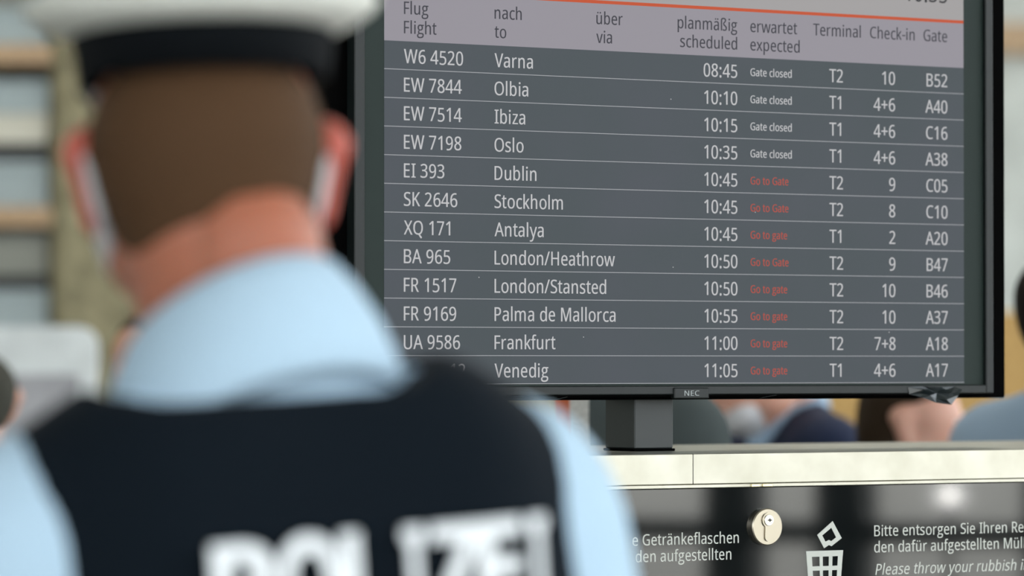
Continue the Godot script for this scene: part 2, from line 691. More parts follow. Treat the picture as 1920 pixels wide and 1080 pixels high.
const FLIGHTS := [
	["W6 4520", "Varna", "08:45", "Gate closed", "T2", "10", "B52"],
	["EW 7844", "Olbia", "10:10", "Gate closed", "T1", "4+6", "A40"],
	["EW 7514", "Ibiza", "10:15", "Gate closed", "T1", "4+6", "C16"],
	["EW 7198", "Oslo", "10:35", "Gate closed", "T1", "4+6", "A38"],
	["EI 393", "Dublin", "10:45", "Go to Gate", "T2", "9", "C05"],
	["SK 2646", "Stockholm", "10:45", "Go to Gate", "T2", "8", "C10"],
	["XQ 171", "Antalya", "10:45", "Go to gate", "T1", "2", "A20"],
	["BA 965", "London/Heathrow", "10:50", "Go to Gate", "T2", "9", "B47"],
	["FR 1517", "London/Stansted", "10:50", "Go to gate", "T2", "10", "B46"],
	["FR 9169", "Palma de Mallorca", "10:55", "Go to gate", "T2", "10", "A37"],
	["UA 9586", "Frankfurt", "11:00", "Go to gate", "T2", "7+8", "A18"],
	["12", "Venedig", "11:05", "Go to gate", "T1", "4+6", "A17"],
]

func display() -> void:
	var o0 := Vector3(0.388, TOP, -0.061)
	var t := thing("departure_display", "large black flat-screen departure display listing flights, on a grey post", "display", place(o0.x, TOP, o0.z), TURN)
	# local position of (u, height, w)
	var D := func(u: float, y: float, w: float) -> Vector3: return Vector3(u, y, w) - o0
	part("post", box(D.call(0.361, TOP + 0.003, -0.092), D.call(0.416, 1.56, -0.03), 0.0012), M.post_grey, t, Vector3.ZERO, "dark grey square post")
	part("foot_plate", box(D.call(0.359, TOP, -0.094), D.call(0.418, TOP + 0.003, -0.028), 0.001), M.housing, t)
	part("housing", box(D.call(-0.066, 1.4585, -0.085), D.call(0.905, 2.012, -0.012), 0.002), M.housing, t, Vector3.ZERO, "deep black rear housing")
	var st := SurfaceTool.new()
	st.begin(Mesh.PRIMITIVE_TRIANGLES)
	add_box(st, D.call(-0.0418, 1.4643, -0.012), D.call(-0.028, 1.987, 0.006), 0.0012)
	add_box(st, D.call(0.860, 1.4643, -0.012), D.call(0.8716, 1.987, 0.006), 0.0012)
	add_box(st, D.call(-0.028, 1.4643, -0.012), D.call(0.860, 1.475, 0.006), 0.0012)
	add_box(st, D.call(-0.028, 1.973, -0.012), D.call(0.860, 1.987, 0.006), 0.0012)
	part("bezel", st.commit(), M.bezel, t)
	part("bezel_trim", box(D.call(-0.03, 1.4618, -0.012), D.call(0.86, 1.4641, 0.002), 0.0005), M.housing, t)
	var scr := part("screen", box(D.call(-0.0279, 1.4751, -0.0119), D.call(0.8599, 1.9729, 0.0)), M.panel, t, Vector3.ZERO, "lit screen with flight table")
	var W := 0.8295
	var row := 0.03217
	var head := 1.8634              # lower edge of the header band
	var line := 1.9202              # the orange line
	var fl := 0.0003
	part("title_band", box(D.call(0, line + 0.0015, 0), D.call(W, 1.9725, fl)), M.screen_title, scr)
	part("orange_line", box(D.call(0, line - 0.0023, 0), D.call(W, line + 0.0015, fl)), M.screen_orange, scr)
	part("header_band", box(D.call(0, head, 0), D.call(W, line - 0.0023, fl)), M.screen_header, scr)
	for k in 12:
		var y := head - row * k
		part("row_band", box(D.call(0, y - row + 0.0007, 0), D.call(W, y, fl)), M.screen_row, scr)
		part("row_line", box(D.call(0, y - row, 0), D.call(W, y - row + 0.0007, fl + 0.0001)), M.screen_line, scr)
	# columns, as they stand in the photograph
	var U := func(px: float) -> float: return uv_of(px, 400, 0.0).x
	var col := [U.call(757), U.call(927), U.call(1382), U.call(1407), U.call(1555), U.call(1678), U.call(1776)]
	var names := ["flight_number", "destination", "scheduled_time", "gate_status", "terminal", "check_in_desk", "gate"]
	var sides := [0, 0, 1, 0, 0, 1, 1]
	for k in 12:
		var base := head - row * (k + 1) + 0.0088 - 0.0012
		for c in 7:
			var s: String = FLIGHTS[k][c]
			var cap := 0.0158
			var m: Material = M.screen_text
			var yb := base
			if c == 1:
				yb -= 0.0
			if c == 3:
				cap = 0.0092
				yb += 0.0030
				m = M.screen_text if k < 4 else M.screen_red
			var x: float = col[c]
			var side: int = sides[c]
			if k == 11 and c == 0:
				x = U.call(872)
				side = 1
			text(scr, names[c], s, sans, cap, D.call(x, yb, fl), m, side, 0.93, 0.0003)
	# header: German over English
	var heads := [[757, "Flug", "Flight", 0], [927, "nach", "to", 0], [1118, "über", "via", 0], [1382, "planmäßig", "scheduled", 1], [1407, "erwartet", "expected", 0]]
	for h in heads:
		text(scr, "column_heading", h[1], sans, 0.0142, D.call(U.call(h[0]), 1.8940, fl), M.screen_ink, h[3], 0.93, 0.0003)
		text(scr, "column_heading", h[2], sans, 0.0142, D.call(U.call(h[0]), 1.8722, fl), M.screen_ink, h[3], 0.93, 0.0003)
	for h in [[1614, "Terminal"], [1715, "Check-in"], [1776, "Gate"]]:
		text(scr, "column_heading", h[1], sans, 0.0142, D.call(U.call(h[0]), 1.8940, fl), M.screen_ink, 1, 0.93, 0.0003)
	text(scr, "clock", "10:35", sans, 0.021, D.call(U.call(1776), 1.9420, fl), M.screen_clock, 1, 0.95, 0.0003)
	for p in [[1258, 186], [1262, 501], [1094, 632], [898, 520], [1667, 623], [1416, 398]]:
		var q := uv_of(p[0], p[1], fl)
		part("dust_speck", drum(0.0006, 0.0003, 0.0001, 8), M.screen_text, scr, D.call(q.x, q.y, fl))
	# maker's badge on the lower edge
	var badge := part("badge", box(D.call(0.391, 1.4598, 0.0), D.call(0.4407, 1.4727, 0.0085), 0.0012), M.bezel, t)
	text(badge, "badge_lettering", "NEC", sans, 0.0060, D.call(0.4158, 1.4632, 0.0085), M.badge_print, 2, 1.0, 0.0002, 0.0, 0.0212)
	# a loose flap of black tape at the lower corner, and two fine threads
	var prof := [[1702, 726, 0.0065], [1730, 724, 0.0075], [1765, 726, 0.010], [1790, 725, 0.012], [1804, 730, 0.012], [1797, 741, 0.015], [1784, 759, 0.019], [1755, 755, 0.017], [1728, 745, 0.010], [1705, 739, 0.0072]]
	tape(t, D, prof)
	for th in [[[996, 744], [1010, 748], [1030, 749.5], [1050, 747.5], [1064, 744]], [[1424, 747], [1432, 745], [1444, 742.5], [1456, 740.5]]]:
		var path := []
		for p in th:
			var q := uv_of(p[0], p[1], 0.004)
			path.append(D.call(q.x, q.y, q.z))
		part("thread", tube(path, 0.00022, 5), M.post_grey, t)

func tape(t: Node3D, D: Callable, prof: Array) -> void:
	# a crumpled sheet: an outline with a few creases inside, with thickness
	var ring := []
	var mid := Vector3.ZERO
	for p in prof:
		var q := uv_of(p[0], p[1], p[2])
		ring.append(D.call(q.x, q.y, q.z))
		mid += ring[-1] / prof.size()
	var inner := []
	for k in ring.size():
		inner.append(ring[k].lerp(mid, 0.45) + Vector3(0, 0, 0.004 if k % 2 == 0 else -0.0005))
	var st := SurfaceTool.new()
	st.begin(Mesh.PRIMITIVE_TRIANGLES)
	for face in [0.0, -0.0006]:
		for k in ring.size():
			var j: int = (k + 1) % ring.size()
			var dz := Vector3(0, 0, face)
			for tri in [[ring[k], ring[j], inner[j]], [ring[k], inner[j], inner[k]], [inner[k], inner[j], mid]]:
				var n: Vector3 = (tri[1] - tri[0]).cross(tri[2] - tri[0]).normalized()
				if (n.z < 0.0) == (face == 0.0):
					n = -n
				for p in tri:
					st.set_normal(n)
					st.add_vertex(p + dz)
	part("tape_flap", st.commit(), M.tape, t, Vector3.ZERO, "loose flap of glossy black tape")

# ---------------------------------------------------------------- the counter under it

func counter() -> void:
	var fw := 0.12
	var o0 := Vector3(0.75, 0, -0.11)
	var t := thing("recycling_counter", "black glass-fronted recycling counter with a brushed steel top rail", "counter", place(o0.x, 0, o0.z), TURN)
	var C := func(u: float, y: float, w: float) -> Vector3: return Vector3(u, y, w) - o0
	var L := -0.3
	var R := 1.8
	part("plinth", box(C.call(L + 0.04, 0, -0.30), C.call(R - 0.04, 0.08, 0.07)), M.cabinet_black, t)
	part("cabinet", box(C.call(L, 0.08, -0.34), C.call(R, 1.3632, 0.108), 0.002), M.cabinet_black, t)
	var glass := part("glass_front", box(C.call(L, 0.09, 0.1081), C.call(R, 1.3588, fw), 0.0008), M.black_glass, t, Vector3.ZERO, "mirror-smooth black glass panel")
	for seam in [[L, 0.3386], [0.3394, 1.42], [1.4208, R]]:
		part("steel_panel", box(C.call(seam[0], 1.3633, -0.34), C.call(seam[1], TOP, fw), 0.0007), M.steel, t, Vector3.ZERO, "brushed steel rail panel")
	part("steel_lip", box(C.call(L, 1.3590, 0.1082), C.call(R, 1.3632, fw + 0.004), 0.0006), M.steel, t)
	for px in [[1408, 1423], [1429, 1447]]:
		var a := uv_of(px[0], 912, fw + 0.004)
		var b := uv_of(px[1], 912, fw + 0.004)
		part("latch_plate", box(C.call(a.x, 1.3592, fw + 0.003), C.call(b.x, 1.3628, fw + 0.006), 0.0005), M.brass, t)
	# lock
	var lu := uv_of(1441, 988, fw + 0.008)
	var lock := part("lock", drum(0.0214, 0.0065, 0.0012, 64), M.nickel, t, C.call(lu.x, lu.y, fw), "round nickel lock plate")
	var pear := []
	for k in 25:
		var a := deg_to_rad(-58.0 + 296.0 * k / 24)
		pear.append([cos(a) * 0.0085, sin(a) * 0.0085 + 0.0078])
	for k in 9:
		var a := PI + PI * k / 8
		pear.append([cos(a) * 0.0049, sin(a) * 0.0049 - 0.0118])
	part("lock_cylinder", plate(pear, 0.0015), M.nickel, lock, Vector3(0, 0, 0.0066))
	part("key_plug", drum(0.0066, 0.001, 0.0003, 32), M.nickel_bright, lock, Vector3(0.0004, 0.0078, 0.0081))
	var kst := SurfaceTool.new()
	kst.begin(Mesh.PRIMITIVE_TRIANGLES)
	add_box(kst, Vector3(-0.0028, -0.0006, 0), Vector3(0.0028, 0.0006, 0.0003))
	add_box(kst, Vector3(-0.0007, -0.0018, 0), Vector3(0.0008, 0.0018, 0.0003))
	part("keyhole", kst.commit(), M.dark_slot, lock, Vector3(0.0012, 0.0078, 0.0091))
	# lettering on the glass
	var P := func(px: float, py: float) -> Vector3:
		var q := uv_of(px, py, fw)
		return C.call(q.x, q.y, fw)
	var px_u := func(a: float, b: float, y: float) -> float: return uv_of(b, y, fw).x - uv_of(a, y, fw).x
	var cap := 0.0128
	text(glass, "lettering", "e Getränkeflaschen", sans, cap, P.call(1385, 1018), M.glass_print, 1, 1.0, 0.0003, 0.0, px_u.call(1186, 1385, 1000))
	text(glass, "lettering", "den aufgestellten", sans, cap, P.call(1371, 1049), M.glass_print, 1, 1.0, 0.0003, 0.0, px_u.call(1192, 1371, 1040))
	var k1 := text(glass, "lettering", "Bitte entsorgen Sie Ihren Restmüll", sans, cap, P.call(1639, 1005.5), M.glass_print, 0, 1.02, 0.0003)
	var k2 := text(glass, "lettering", "den dafür aufgestellten Müllbehältern", sans, cap, P.call(1639, 1036), M.glass_print, 0, 1.02, 0.0003)
	var k3 := text(glass, "lettering", "Please throw your rubbish in", sans, cap, P.call(1641, 1078), M.glass_print, 0, 1.02, 0.0003, 0.2)
	# pictogram: crumpled paper over a waste basket
	var outer := [[1532, 1003], [1561, 977], [1578, 1009], [1559, 1024], [1554, 1022], [1545, 1028]]
	var hole := [[1541.5, 1004], [1558.5, 989.5], [1567.5, 1007.5], [1558.5, 1014.5], [1554, 1012.5], [1547.5, 1015.5]]
	var st := SurfaceTool.new()
	st.begin(Mesh.PRIMITIVE_TRIANGLES)
	for k in outer.size():
		var j := (k + 1) % outer.size()
		slab(st, P.call(outer[k][0], outer[k][1]), P.call(outer[j][0], outer[j][1]), P.call(hole[j][0], hole[j][1]), P.call(hole[k][0], hole[k][1]))
	part("paper_pictogram", st.commit(), M.glass_print, glass)
	st = SurfaceTool.new()
	st.begin(Mesh.PRIMITIVE_TRIANGLES)
	# the basket in its own plane: x along the counter, y up, measured from its upper left corner
	var tl := P.call(1511, 1033.5) as Vector3
	var tr := P.call(1580.5, 1031) as Vector3
	var bw := tr.x - tl.x
	var bh := bw * 1.05
	var inset := bw * 0.1
	var lift := [0.0]
	var B := func(s: float, v: float) -> Vector3:      # s across 0..1, v down 0..1
		var l := tl.x + inset * v
		var r := tl.x + bw - inset * v
		return Vector3(lerpf(l, r, s), tl.y - bh * v, tl.z + lift[0])
	for bar in [[0.0, 0.15], [0.36, 0.45], [0.62, 0.72], [0.87, 1.0]]:
		slab(st, B.call(bar[0], 0.0), B.call(bar[1], 0.0), B.call(bar[1], 1.0), B.call(bar[0], 1.0))
	lift[0] = 0.00015
	for bar in [[0.0, 0.12], [0.315, 0.405], [0.60, 0.69], [0.88, 1.0]]:
		slab(st, B.call(0.0, bar[0]), B.call(1.0, bar[0]), B.call(1.0, bar[1]), B.call(0.0, bar[1]))
	part("basket_pictogram", st.commit(), M.glass_print, glass)

func slab(st: SurfaceTool, a: Vector3, b: Vector3, c: Vector3, d: Vector3) -> void:
	var z := Vector3(0, 0, 0.0003)
	quad(st, a + z, b + z, c + z, d + z, Vector3.BACK)
	var m := (a + b + c + d) / 4.0
	for e in [[a, b], [b, c], [c, d], [d, a]]:
		quad(st, e[0], e[1], e[1] + z, e[0] + z, (e[0] + e[1]) / 2.0 - m)

# ---------------------------------------------------------------- people

# bones of a standing adult of 1.76 m; the back is towards +z, the face towards -z
func head_bones() -> Array:      # round the middle of the skull
	return [
		[Vector3(0, 0, 0.016), Vector3(0, 0.004, -0.03), 0.0735, 0.0735],
		[Vector3(0, 0.012, 0.0), Vector3(0, 0.02, -0.015), 0.074, 0.072],
		[Vector3(0, -0.035, -0.04), Vector3(0, -0.088, -0.056), 0.056, 0.034],
		[Vector3(-0.03, -0.06, -0.02), Vector3(0.03, -0.06, -0.02), 0.04, 0.04],
		[Vector3(0, -0.012, -0.098), Vector3(0, -0.04, -0.112), 0.008, 0.013],
		[Vector3(-0.02, 0.0, -0.088), Vector3(0.02, 0.0, -0.088), 0.014, 0.014],
		[Vector3(-0.016, -0.064, -0.094), Vector3(0.016, -0.064, -0.094), 0.009, 0.009],
	]

func ear_bones(s: float) -> Array:
	return [
		[Vector3(s * 0.070, -0.045, 0.0), Vector3(s * 0.078, 0.008, 0.010), 0.009, 0.011],
		[Vector3(s * 0.076, 0.012, -0.004), Vector3(s * 0.084, 0.002, 0.018), 0.007, 0.007],
		[Vector3(s * 0.084, 0.002, 0.018), Vector3(s * 0.075, -0.04, 0.008), 0.007, 0.007],
	]

func hand_bones(s: float, wrist: Vector3) -> Array:      # a relaxed hand hanging from the wrist
	var b := [[wrist, wrist + Vector3(0, -0.05, -0.012), 0.026, 0.034, 1.0], [wrist + Vector3(0, -0.05, -0.03), wrist + Vector3(0, -0.09, -0.03), 0.02, 0.018, 1.0], [wrist + Vector3(0, -0.05, 0.012), wrist + Vector3(0, -0.085, 0.012), 0.02, 0.017, 1.0]]
	var len_ := [0.04, 0.046, 0.043, 0.034]
	for k in 4:
		var root := wrist + Vector3(0, -0.09, -0.038 + 0.021 * k)
		var mid := root + Vector3(-s * 0.006, -len_[k], -0.002)
		var tip := mid + Vector3(-s * 0.022, -len_[k] * 0.8, 0)
		b.append([root, mid, 0.0095, 0.0088])
		b.append([mid, tip, 0.0088, 0.0075])
	var th := wrist + Vector3(-s * 0.008, -0.03, -0.03)
	b.append([th, th + Vector3(-s * 0.016, -0.035, -0.026), 0.013, 0.0105])
	b.append([th + Vector3(-s * 0.016, -0.035, -0.026), th + Vector3(-s * 0.02, -0.062, -0.03), 0.0105, 0.0085])
	return b

func torso_bones(grow := 0.0) -> Array:
	return [
		[Vector3(-0.075, 0.97, 0.0), Vector3(0.075, 0.97, 0.0), 0.105 + grow, 0.105 + grow],
		[Vector3(-0.075, 1.09, -0.01), Vector3(0.075, 1.09, -0.01), 0.098 + grow, 0.098 + grow],
		[Vector3(-0.09, 1.21, -0.01), Vector3(0.09, 1.21, -0.01), 0.105 + grow, 0.105 + grow],
		[Vector3(-0.10, 1.32, 0.0), Vector3(0.10, 1.32, 0.0), 0.102 + grow, 0.102 + grow],
		[Vector3(-0.13, 1.40, 0.008), Vector3(0.13, 1.40, 0.008), 0.062 + grow, 0.062 + grow],
		[Vector3(-0.03, 1.465, 0.02), Vector3(-0.165, 1.418, 0.01), 0.045 + grow, 0.05 + grow],
		[Vector3(0.03, 1.465, 0.02), Vector3(0.165, 1.418, 0.01), 0.045 + grow, 0.05 + grow],
	]

func arm_bones(s: float, r := 1.0, lower := true) -> Array:
	var b := [[Vector3(s * 0.188, 1.405, 0.0), Vector3(s * 0.238, 1.13, 0.03), 0.056 * r, 0.043 * r]]
	if lower:
		b.append([Vector3(s * 0.238, 1.13, 0.03), Vector3(s * 0.25, 0.88, -0.03), 0.042 * r, 0.03 * r])
	return b

func leg_bones(grow := 0.0) -> Array:
	var b := []
	for s in [-1.0, 1.0]:
		b.append([Vector3(s * 0.095, 0.92, 0.0), Vector3(s * 0.105, 0.50, -0.01), 0.085 + grow, 0.058 + grow])
		b.append([Vector3(s * 0.105, 0.50, -0.01), Vector3(s * 0.11, 0.10, 0.015), 0.056 + grow, 0.04 + grow])
	return b

func join(meshes: Array) -> ArrayMesh:
	var st := SurfaceTool.new()
	for m in meshes:
		st.append_from(m, 0, Transform3D())
	return st.commit()

func shoes(parent: Node) -> void:
	for s in [-1.0, 1.0]:
		part("shoe", blob([[Vector3(s * 0.11, 0.05, 0.04), Vector3(s * 0.118, 0.042, -0.15), 0.046, 0.038], [Vector3(s * 0.11, 0.09, 0.02), Vector3(s * 0.11, 0.06, 0.02), 0.045, 0.046]], 0.012, 0.01, [["plane", Vector3(0, -1, 0), -0.003]]), M.shoe, parent)

func face_parts(parent: Node, h: Transform3D, mouth := true) -> void:
	for s in [-1.0, 1.0]:
		var ball := SphereMesh.new()
		ball.radius = 0.0115
		ball.height = 0.023
		ball.radial_segments = 16
		ball.rings = 8
		var e := part("eye", ball, M.eye, parent, h * Vector3(s * 0.031, -0.006, -0.0905))
		var dot := SphereMesh.new()
		dot.radius = 0.0062
		dot.height = 0.0124
		dot.radial_segments = 12
		dot.rings = 6
		part("iris", dot, M.iris, e, h.basis * Vector3(0, 0, -0.0068))
	if mouth:
		part("lips", tube([h * Vector3(-0.022, -0.066, -0.094), h * Vector3(-0.01, -0.064, -0.1015), h * Vector3(0, -0.065, -0.1035), h * Vector3(0.01, -0.064, -0.1015), h * Vector3(0.022, -0.066, -0.094)], 0.0038, 8), M.lip, parent)

# a person seen small and out of focus: a whole figure all the same
func person(label: String, where: Vector3, turn: float, height: float, top: String, legs: String, skin: String, hair: String, long_hair := false, collar := "", bow := 0.0, masked := false) -> Node3D:
	var t := thing("person", label, "person", where, turn)
	var k := height / 1.76
	t.scale = Vector3(k, k, k)
	var ht := Transform3D(Basis(Vector3.RIGHT, -deg_to_rad(bow)), Vector3(0, 1.645 - bow * 0.0012, -0.015 - bow * 0.0018))
	var body := moved(head_bones(), ht)
	for s in [-1.0, 1.0]:
		body += moved(ear_bones(s), ht)
	body.append([Vector3(0, 1.45, 0.02), ht * Vector3(0, -0.045, 0.01), 0.058, 0.054])
	var trunk := [[Vector3(0, 1.60, -0.005), Vector3(0, 1.45, 0.02), 0.054, 0.058]] + torso_bones(-0.012) + arm_bones(-1) + arm_bones(1) + leg_bones(-0.012)
	part("body", join([blob(body, 0.007, 0.008), blob(trunk, 0.02, 0.015), blob(hand_bones(-1, Vector3(-0.25, 0.88, -0.03)), 0.0065, 0.004), blob(hand_bones(1, Vector3(0.25, 0.88, -0.03)), 0.0065, 0.004)]), M[skin], t)
	part("top", blob(torso_bones(0.006) + arm_bones(-1, 1.22) + arm_bones(1, 1.22), 0.016, 0.02, [[Vector3(0, 1.6, -0.03), Vector3(0, 1.49, 0.0), 0.07, 0.05]]), M[top], t)
	if collar:
		var rings := []
		for q in [[0.066, 1.452], [0.074, 1.452], [0.070, 1.49], [0.062, 1.515], [0.058, 1.51]]:
			rings.append(oval(Vector3(0, q[1], 0.0), q[0], q[0] * 1.05, 32, 0.35))
		part("collar", loft(rings), M[collar], t)
		part("shirt_front", blob([[Vector3(0, 1.44, -0.062), Vector3(0, 1.27, -0.108), 0.036, 0.022]], 0.01, 0.01), M[collar], t)
	if masked:
		var mk := part("face_mask", blob(moved([[Vector3(-0.03, -0.045, -0.075), Vector3(0.03, -0.045, -0.075), 0.034, 0.034], [Vector3(0, -0.03, -0.095), Vector3(0, -0.085, -0.07), 0.026, 0.034]], ht), 0.006, 0.01), M.mask, t, Vector3.ZERO, "white face mask")
		for s in [-1.0, 1.0]:
			part("ear_loop", tube([ht * Vector3(s * 0.055, -0.03, -0.07), ht * Vector3(s * 0.078, -0.005, -0.01), ht * Vector3(s * 0.07, -0.05, 0.0), ht * Vector3(s * 0.052, -0.075, -0.06)], 0.0025, 6), M.mask, mk)
	part("trousers", blob(leg_bones(0.012) + [[Vector3(-0.07, 0.97, 0), Vector3(0.07, 0.97, 0), 0.108, 0.108]], 0.02, 0.02), M[legs], t)
	var hb := [[Vector3(0, 0.006, 0.022), Vector3(0, 0.03, -0.022), 0.079, 0.072], [Vector3(0, 0.02, 0.02), Vector3(0, -0.03, 0.03), 0.078, 0.062]]
	if long_hair:
		hb.append([Vector3(-0.03, -0.03, 0.045), Vector3(-0.04, -0.2, 0.06), 0.055, 0.05])
		hb.append([Vector3(0.03, -0.03, 0.045), Vector3(0.04, -0.2, 0.06), 0.055, 0.05])
	part("hair", blob(moved(hb, ht), 0.009, 0.01, [["plane", Vector3(0, -0.35, -1).normalized(), Vector3(0, -0.35, -1).normalized().dot(ht * Vector3(0, 0.055, -0.07))]]), M[hair], t)
	face_parts(t, ht, not masked)
	shoes(t)
	return t

# a ring of the shirt collar: high at the nape, low at the throat
func collar_ring(r: float, back: float, h: float, lean: Transform3D) -> Array:
	var ring := []
	for k in 48:
		var a := TAU * k / 48
		var p := Vector3(cos(a) * r, 0.0, sin(a) * r * 1.05)
		ring.append(lean * (Vector3(-0.014, 1.514 + h + p.z * 0.55 + p.x * 0.12, back - 0.022) + p))
	return ring

func officer() -> void:
	var yaw := deg_to_rad(24.0)
	var t := thing("person", "police officer seen from behind in white-topped peaked cap and dark vest lettered POLIZEI", "person", Vector3(-0.125, 0, -2.8), yaw)
	# the upper body leans a little to the left over the hips
	var hip := Vector3(0, 0.95, 0)
	var lean := Transform3D(Basis(Vector3(0, 0, 1), deg_to_rad(4.0)), Vector3.ZERO)
	lean.origin = hip - lean.basis * hip + Vector3(0, -0.004, 0)
	var hb := Basis(Vector3.UP, deg_to_rad(-19.0)) * Basis(Vector3(0, 0, 1), deg_to_rad(2.0))
	var ht := Transform3D(hb, lean * Vector3(-0.003, 1.646, -0.08))
	var skin_head := moved(head_bones(), ht)
	skin_head.append([lean * Vector3(-0.006, 1.44, 0.01), ht * Vector3(0, -0.05, 0.012), 0.063, 0.058])
	skin_head.append([lean * Vector3(-0.006, 1.47, 0.02), ht * Vector3(0, -0.04, 0.03), 0.05, 0.045])
	var left_arm := Transform3D(Basis(), Vector3(0, -0.024, 0))
	var right_arm := Transform3D(Basis(), Vector3(-0.014, -0.04, 0))
	var trunk := moved([[Vector3(0, 1.58, -0.02), Vector3(0, 1.44, 0.02), 0.05, 0.058]] + torso_bones(-0.014) + moved(arm_bones(-1), left_arm) + moved(arm_bones(1), right_arm), lean) + leg_bones(-0.012)
	var wl := lean * (left_arm * Vector3(-0.25, 0.88, -0.03))
	var wr := lean * (right_arm * Vector3(0.25, 0.88, -0.03))
	part("body", join([blob(skin_head, 0.005, 0.008), blob(trunk, 0.016, 0.015), blob(hand_bones(-1, wl), 0.005, 0.004), blob(hand_bones(1, wr), 0.005, 0.004)]), M.skin, t)
	for s in [-1.0, 1.0]:
		part("ear", blob(moved(ear_bones(s), ht), 0.0035, 0.006), M.ear_skin, t, Vector3.ZERO, "reddish ear")
	face_parts(t, ht, false)
	# cropped hair below the cap
	var hair := [[Vector3(0, 0.0, 0.019), Vector3(0, 0.012, -0.028), 0.076, 0.0755], [Vector3(0, 0.0, 0.016), Vector3(0, -0.045, 0.022), 0.074, 0.056], [Vector3(0, -0.045, 0.022), Vector3(0, -0.075, 0.024), 0.056, 0.05]]
	var front := Vector3(0, -0.55, -1).normalized()
	var nape := Vector3(0, -1, -0.25).normalized()
	part("hair", blob(moved(hair, ht), 0.005, 0.008, [["plane", ht.basis * front, (ht.basis * front).dot(ht * Vector3(0, 0.02, -0.05))], ["plane", ht.basis * nape, (ht.basis * nape).dot(ht * Vector3(0, -0.062, 0.03))]]), M.hair_brown, t, Vector3.ZERO, "short cropped brown hair")
	# light blue shirt
	part("shirt", blob(moved(torso_bones(-0.006) + moved(arm_bones(-1, 1.22, false), left_arm) + moved(arm_bones(1, 1.24, false), right_arm) + [[Vector3(0, 1.43, 0.0), Vector3(0, 1.48, 0.0), 0.06, 0.058]], lean), 0.010, 0.02), M.shirt, t, Vector3.ZERO, "light blue uniform shirt")
	var col := []
	for q in [[0.066, 0.0, -0.03], [0.067, 0.0, 0.014], [0.069, 0.002, 0.021], [0.074, 0.003, 0.019], [0.084, 0.004, 0.002], [0.096, 0.006, -0.024], [0.105, 0.004, -0.048], [0.111, 0.004, -0.074], [0.106, 0.003, -0.078], [0.076, 0.003, -0.012]]:
		col.append(collar_ring(q[0], q[1], q[2], lean))
	part("collar", loft(col), M.shirt, t, Vector3.ZERO, "turned-down light blue collar")
	for s in [-1.0, 1.0]:
		var strap := []
		for p in [Vector3(s * 0.085, 1.492, 0.03), Vector3(s * 0.11, 1.488, 0.028), Vector3(s * 0.14, 1.478, 0.02)]:
			strap.append(lean * p)
		part("shoulder_strap", tube(strap, 0.022, 12, 0.25), M.shirt, t)
	# dark vest over the shirt
	var vest := [
		[Vector3(-0.085, 1.02, -0.005), Vector3(0.085, 1.02, -0.005), 0.118, 0.118],
		[Vector3(-0.085, 1.12, -0.005), Vector3(0.085, 1.12, -0.005), 0.115, 0.115],
		[Vector3(-0.085, 1.22, 0.0), Vector3(0.085, 1.22, 0.0), 0.118, 0.118],
		[Vector3(-0.08, 1.32, 0.006), Vector3(0.08, 1.32, 0.006), 0.118, 0.118],
		[Vector3(-0.085, 1.39, 0.015), Vector3(0.085, 1.39, 0.015), 0.085, 0.085],
		[Vector3(-0.09, 1.44, 0.04), Vector3(0.09, 1.44, 0.04), 0.054, 0.054],
		[Vector3(-0.06, 1.455, 0.025), Vector3(-0.165, 1.422, 0.014), 0.054, 0.046],
		[Vector3(0.06, 1.449, 0.025), Vector3(0.17, 1.408, 0.014), 0.052, 0.044],
	]
	var cuts := [
		[Vector3(-0.085, 1.562, 0.0), Vector3(0.045, 1.560, 0.0), 0.079, 0.079, 0.3],
		[Vector3(-0.232, 1.44, 0.0), Vector3(-0.176, 1.22, 0.02), 0.06, 0.074, 0.7],
		[Vector3(0.258, 1.44, 0.0), Vector3(0.257, 1.14, 0.02), 0.06, 0.078, 0.7],
	]
	var vest_part := part("vest", blob(moved(vest, lean), 0.010, 0.02, moved(cuts, lean)), M.vest, t, Vector3.ZERO, "dark navy protective vest")
	# the word on the back, letter by letter on the curve of the back
	var word := "POLIZEI"
	var xs := [-0.076, -0.032, 0.006, 0.039, 0.067, 0.098, 0.128]
	var ws := [0.040, 0.042, 0.032, 0.014, 0.034, 0.032, 0.014]
	for k in 7:
		var x: float = xs[k]
		var bend := clampf(absf(x) - 0.085, 0.0, 0.1)
		var zz := 0.1365 - bend * bend * 5.0
		var o := text(vest_part, "letter", word[k], bold, 0.062, Vector3.ZERO, M.print_white, 2, 1.0, 0.002, 0.0, ws[k])
		var loc := o.transform
		var where := Transform3D(Basis(Vector3.UP, signf(x) * bend * 9.0), Vector3(x, 1.338, zz))
		o.transform = lean * where * loc
	part("trousers", blob(leg_bones(0.014) + [[Vector3(-0.07, 0.97, 0), Vector3(0.07, 0.97, 0), 0.112, 0.112]], 0.018, 0.02), M.trousers, t)
	shoes(t)
	# peaked cap
	var cap := Node3D.new()
	cap.name = "peaked_cap"
	cap.set_meta("label", "peaked cap with white crown and black band")
	t.add_child(cap, true)
	cap.transform = Transform3D(ht.basis, ht * Vector3(0, 0.050, -0.008)).rotated_local(Vector3.RIGHT, deg_to_rad(-2.0))
	var band := []
	for q in [[0.082, 0.100, 0.0], [0.0845, 0.1025, 0.0], [0.0875, 0.1055, 0.022], [0.0885, 0.1065, 0.03], [0.085, 0.103, 0.031]]:
		band.append(oval(Vector3(0, q[2], 0), q[0], q[1], 48))
	part("band", loft(band), M.cap_band, cap, Vector3.ZERO, "black cap band")
	var crown := []
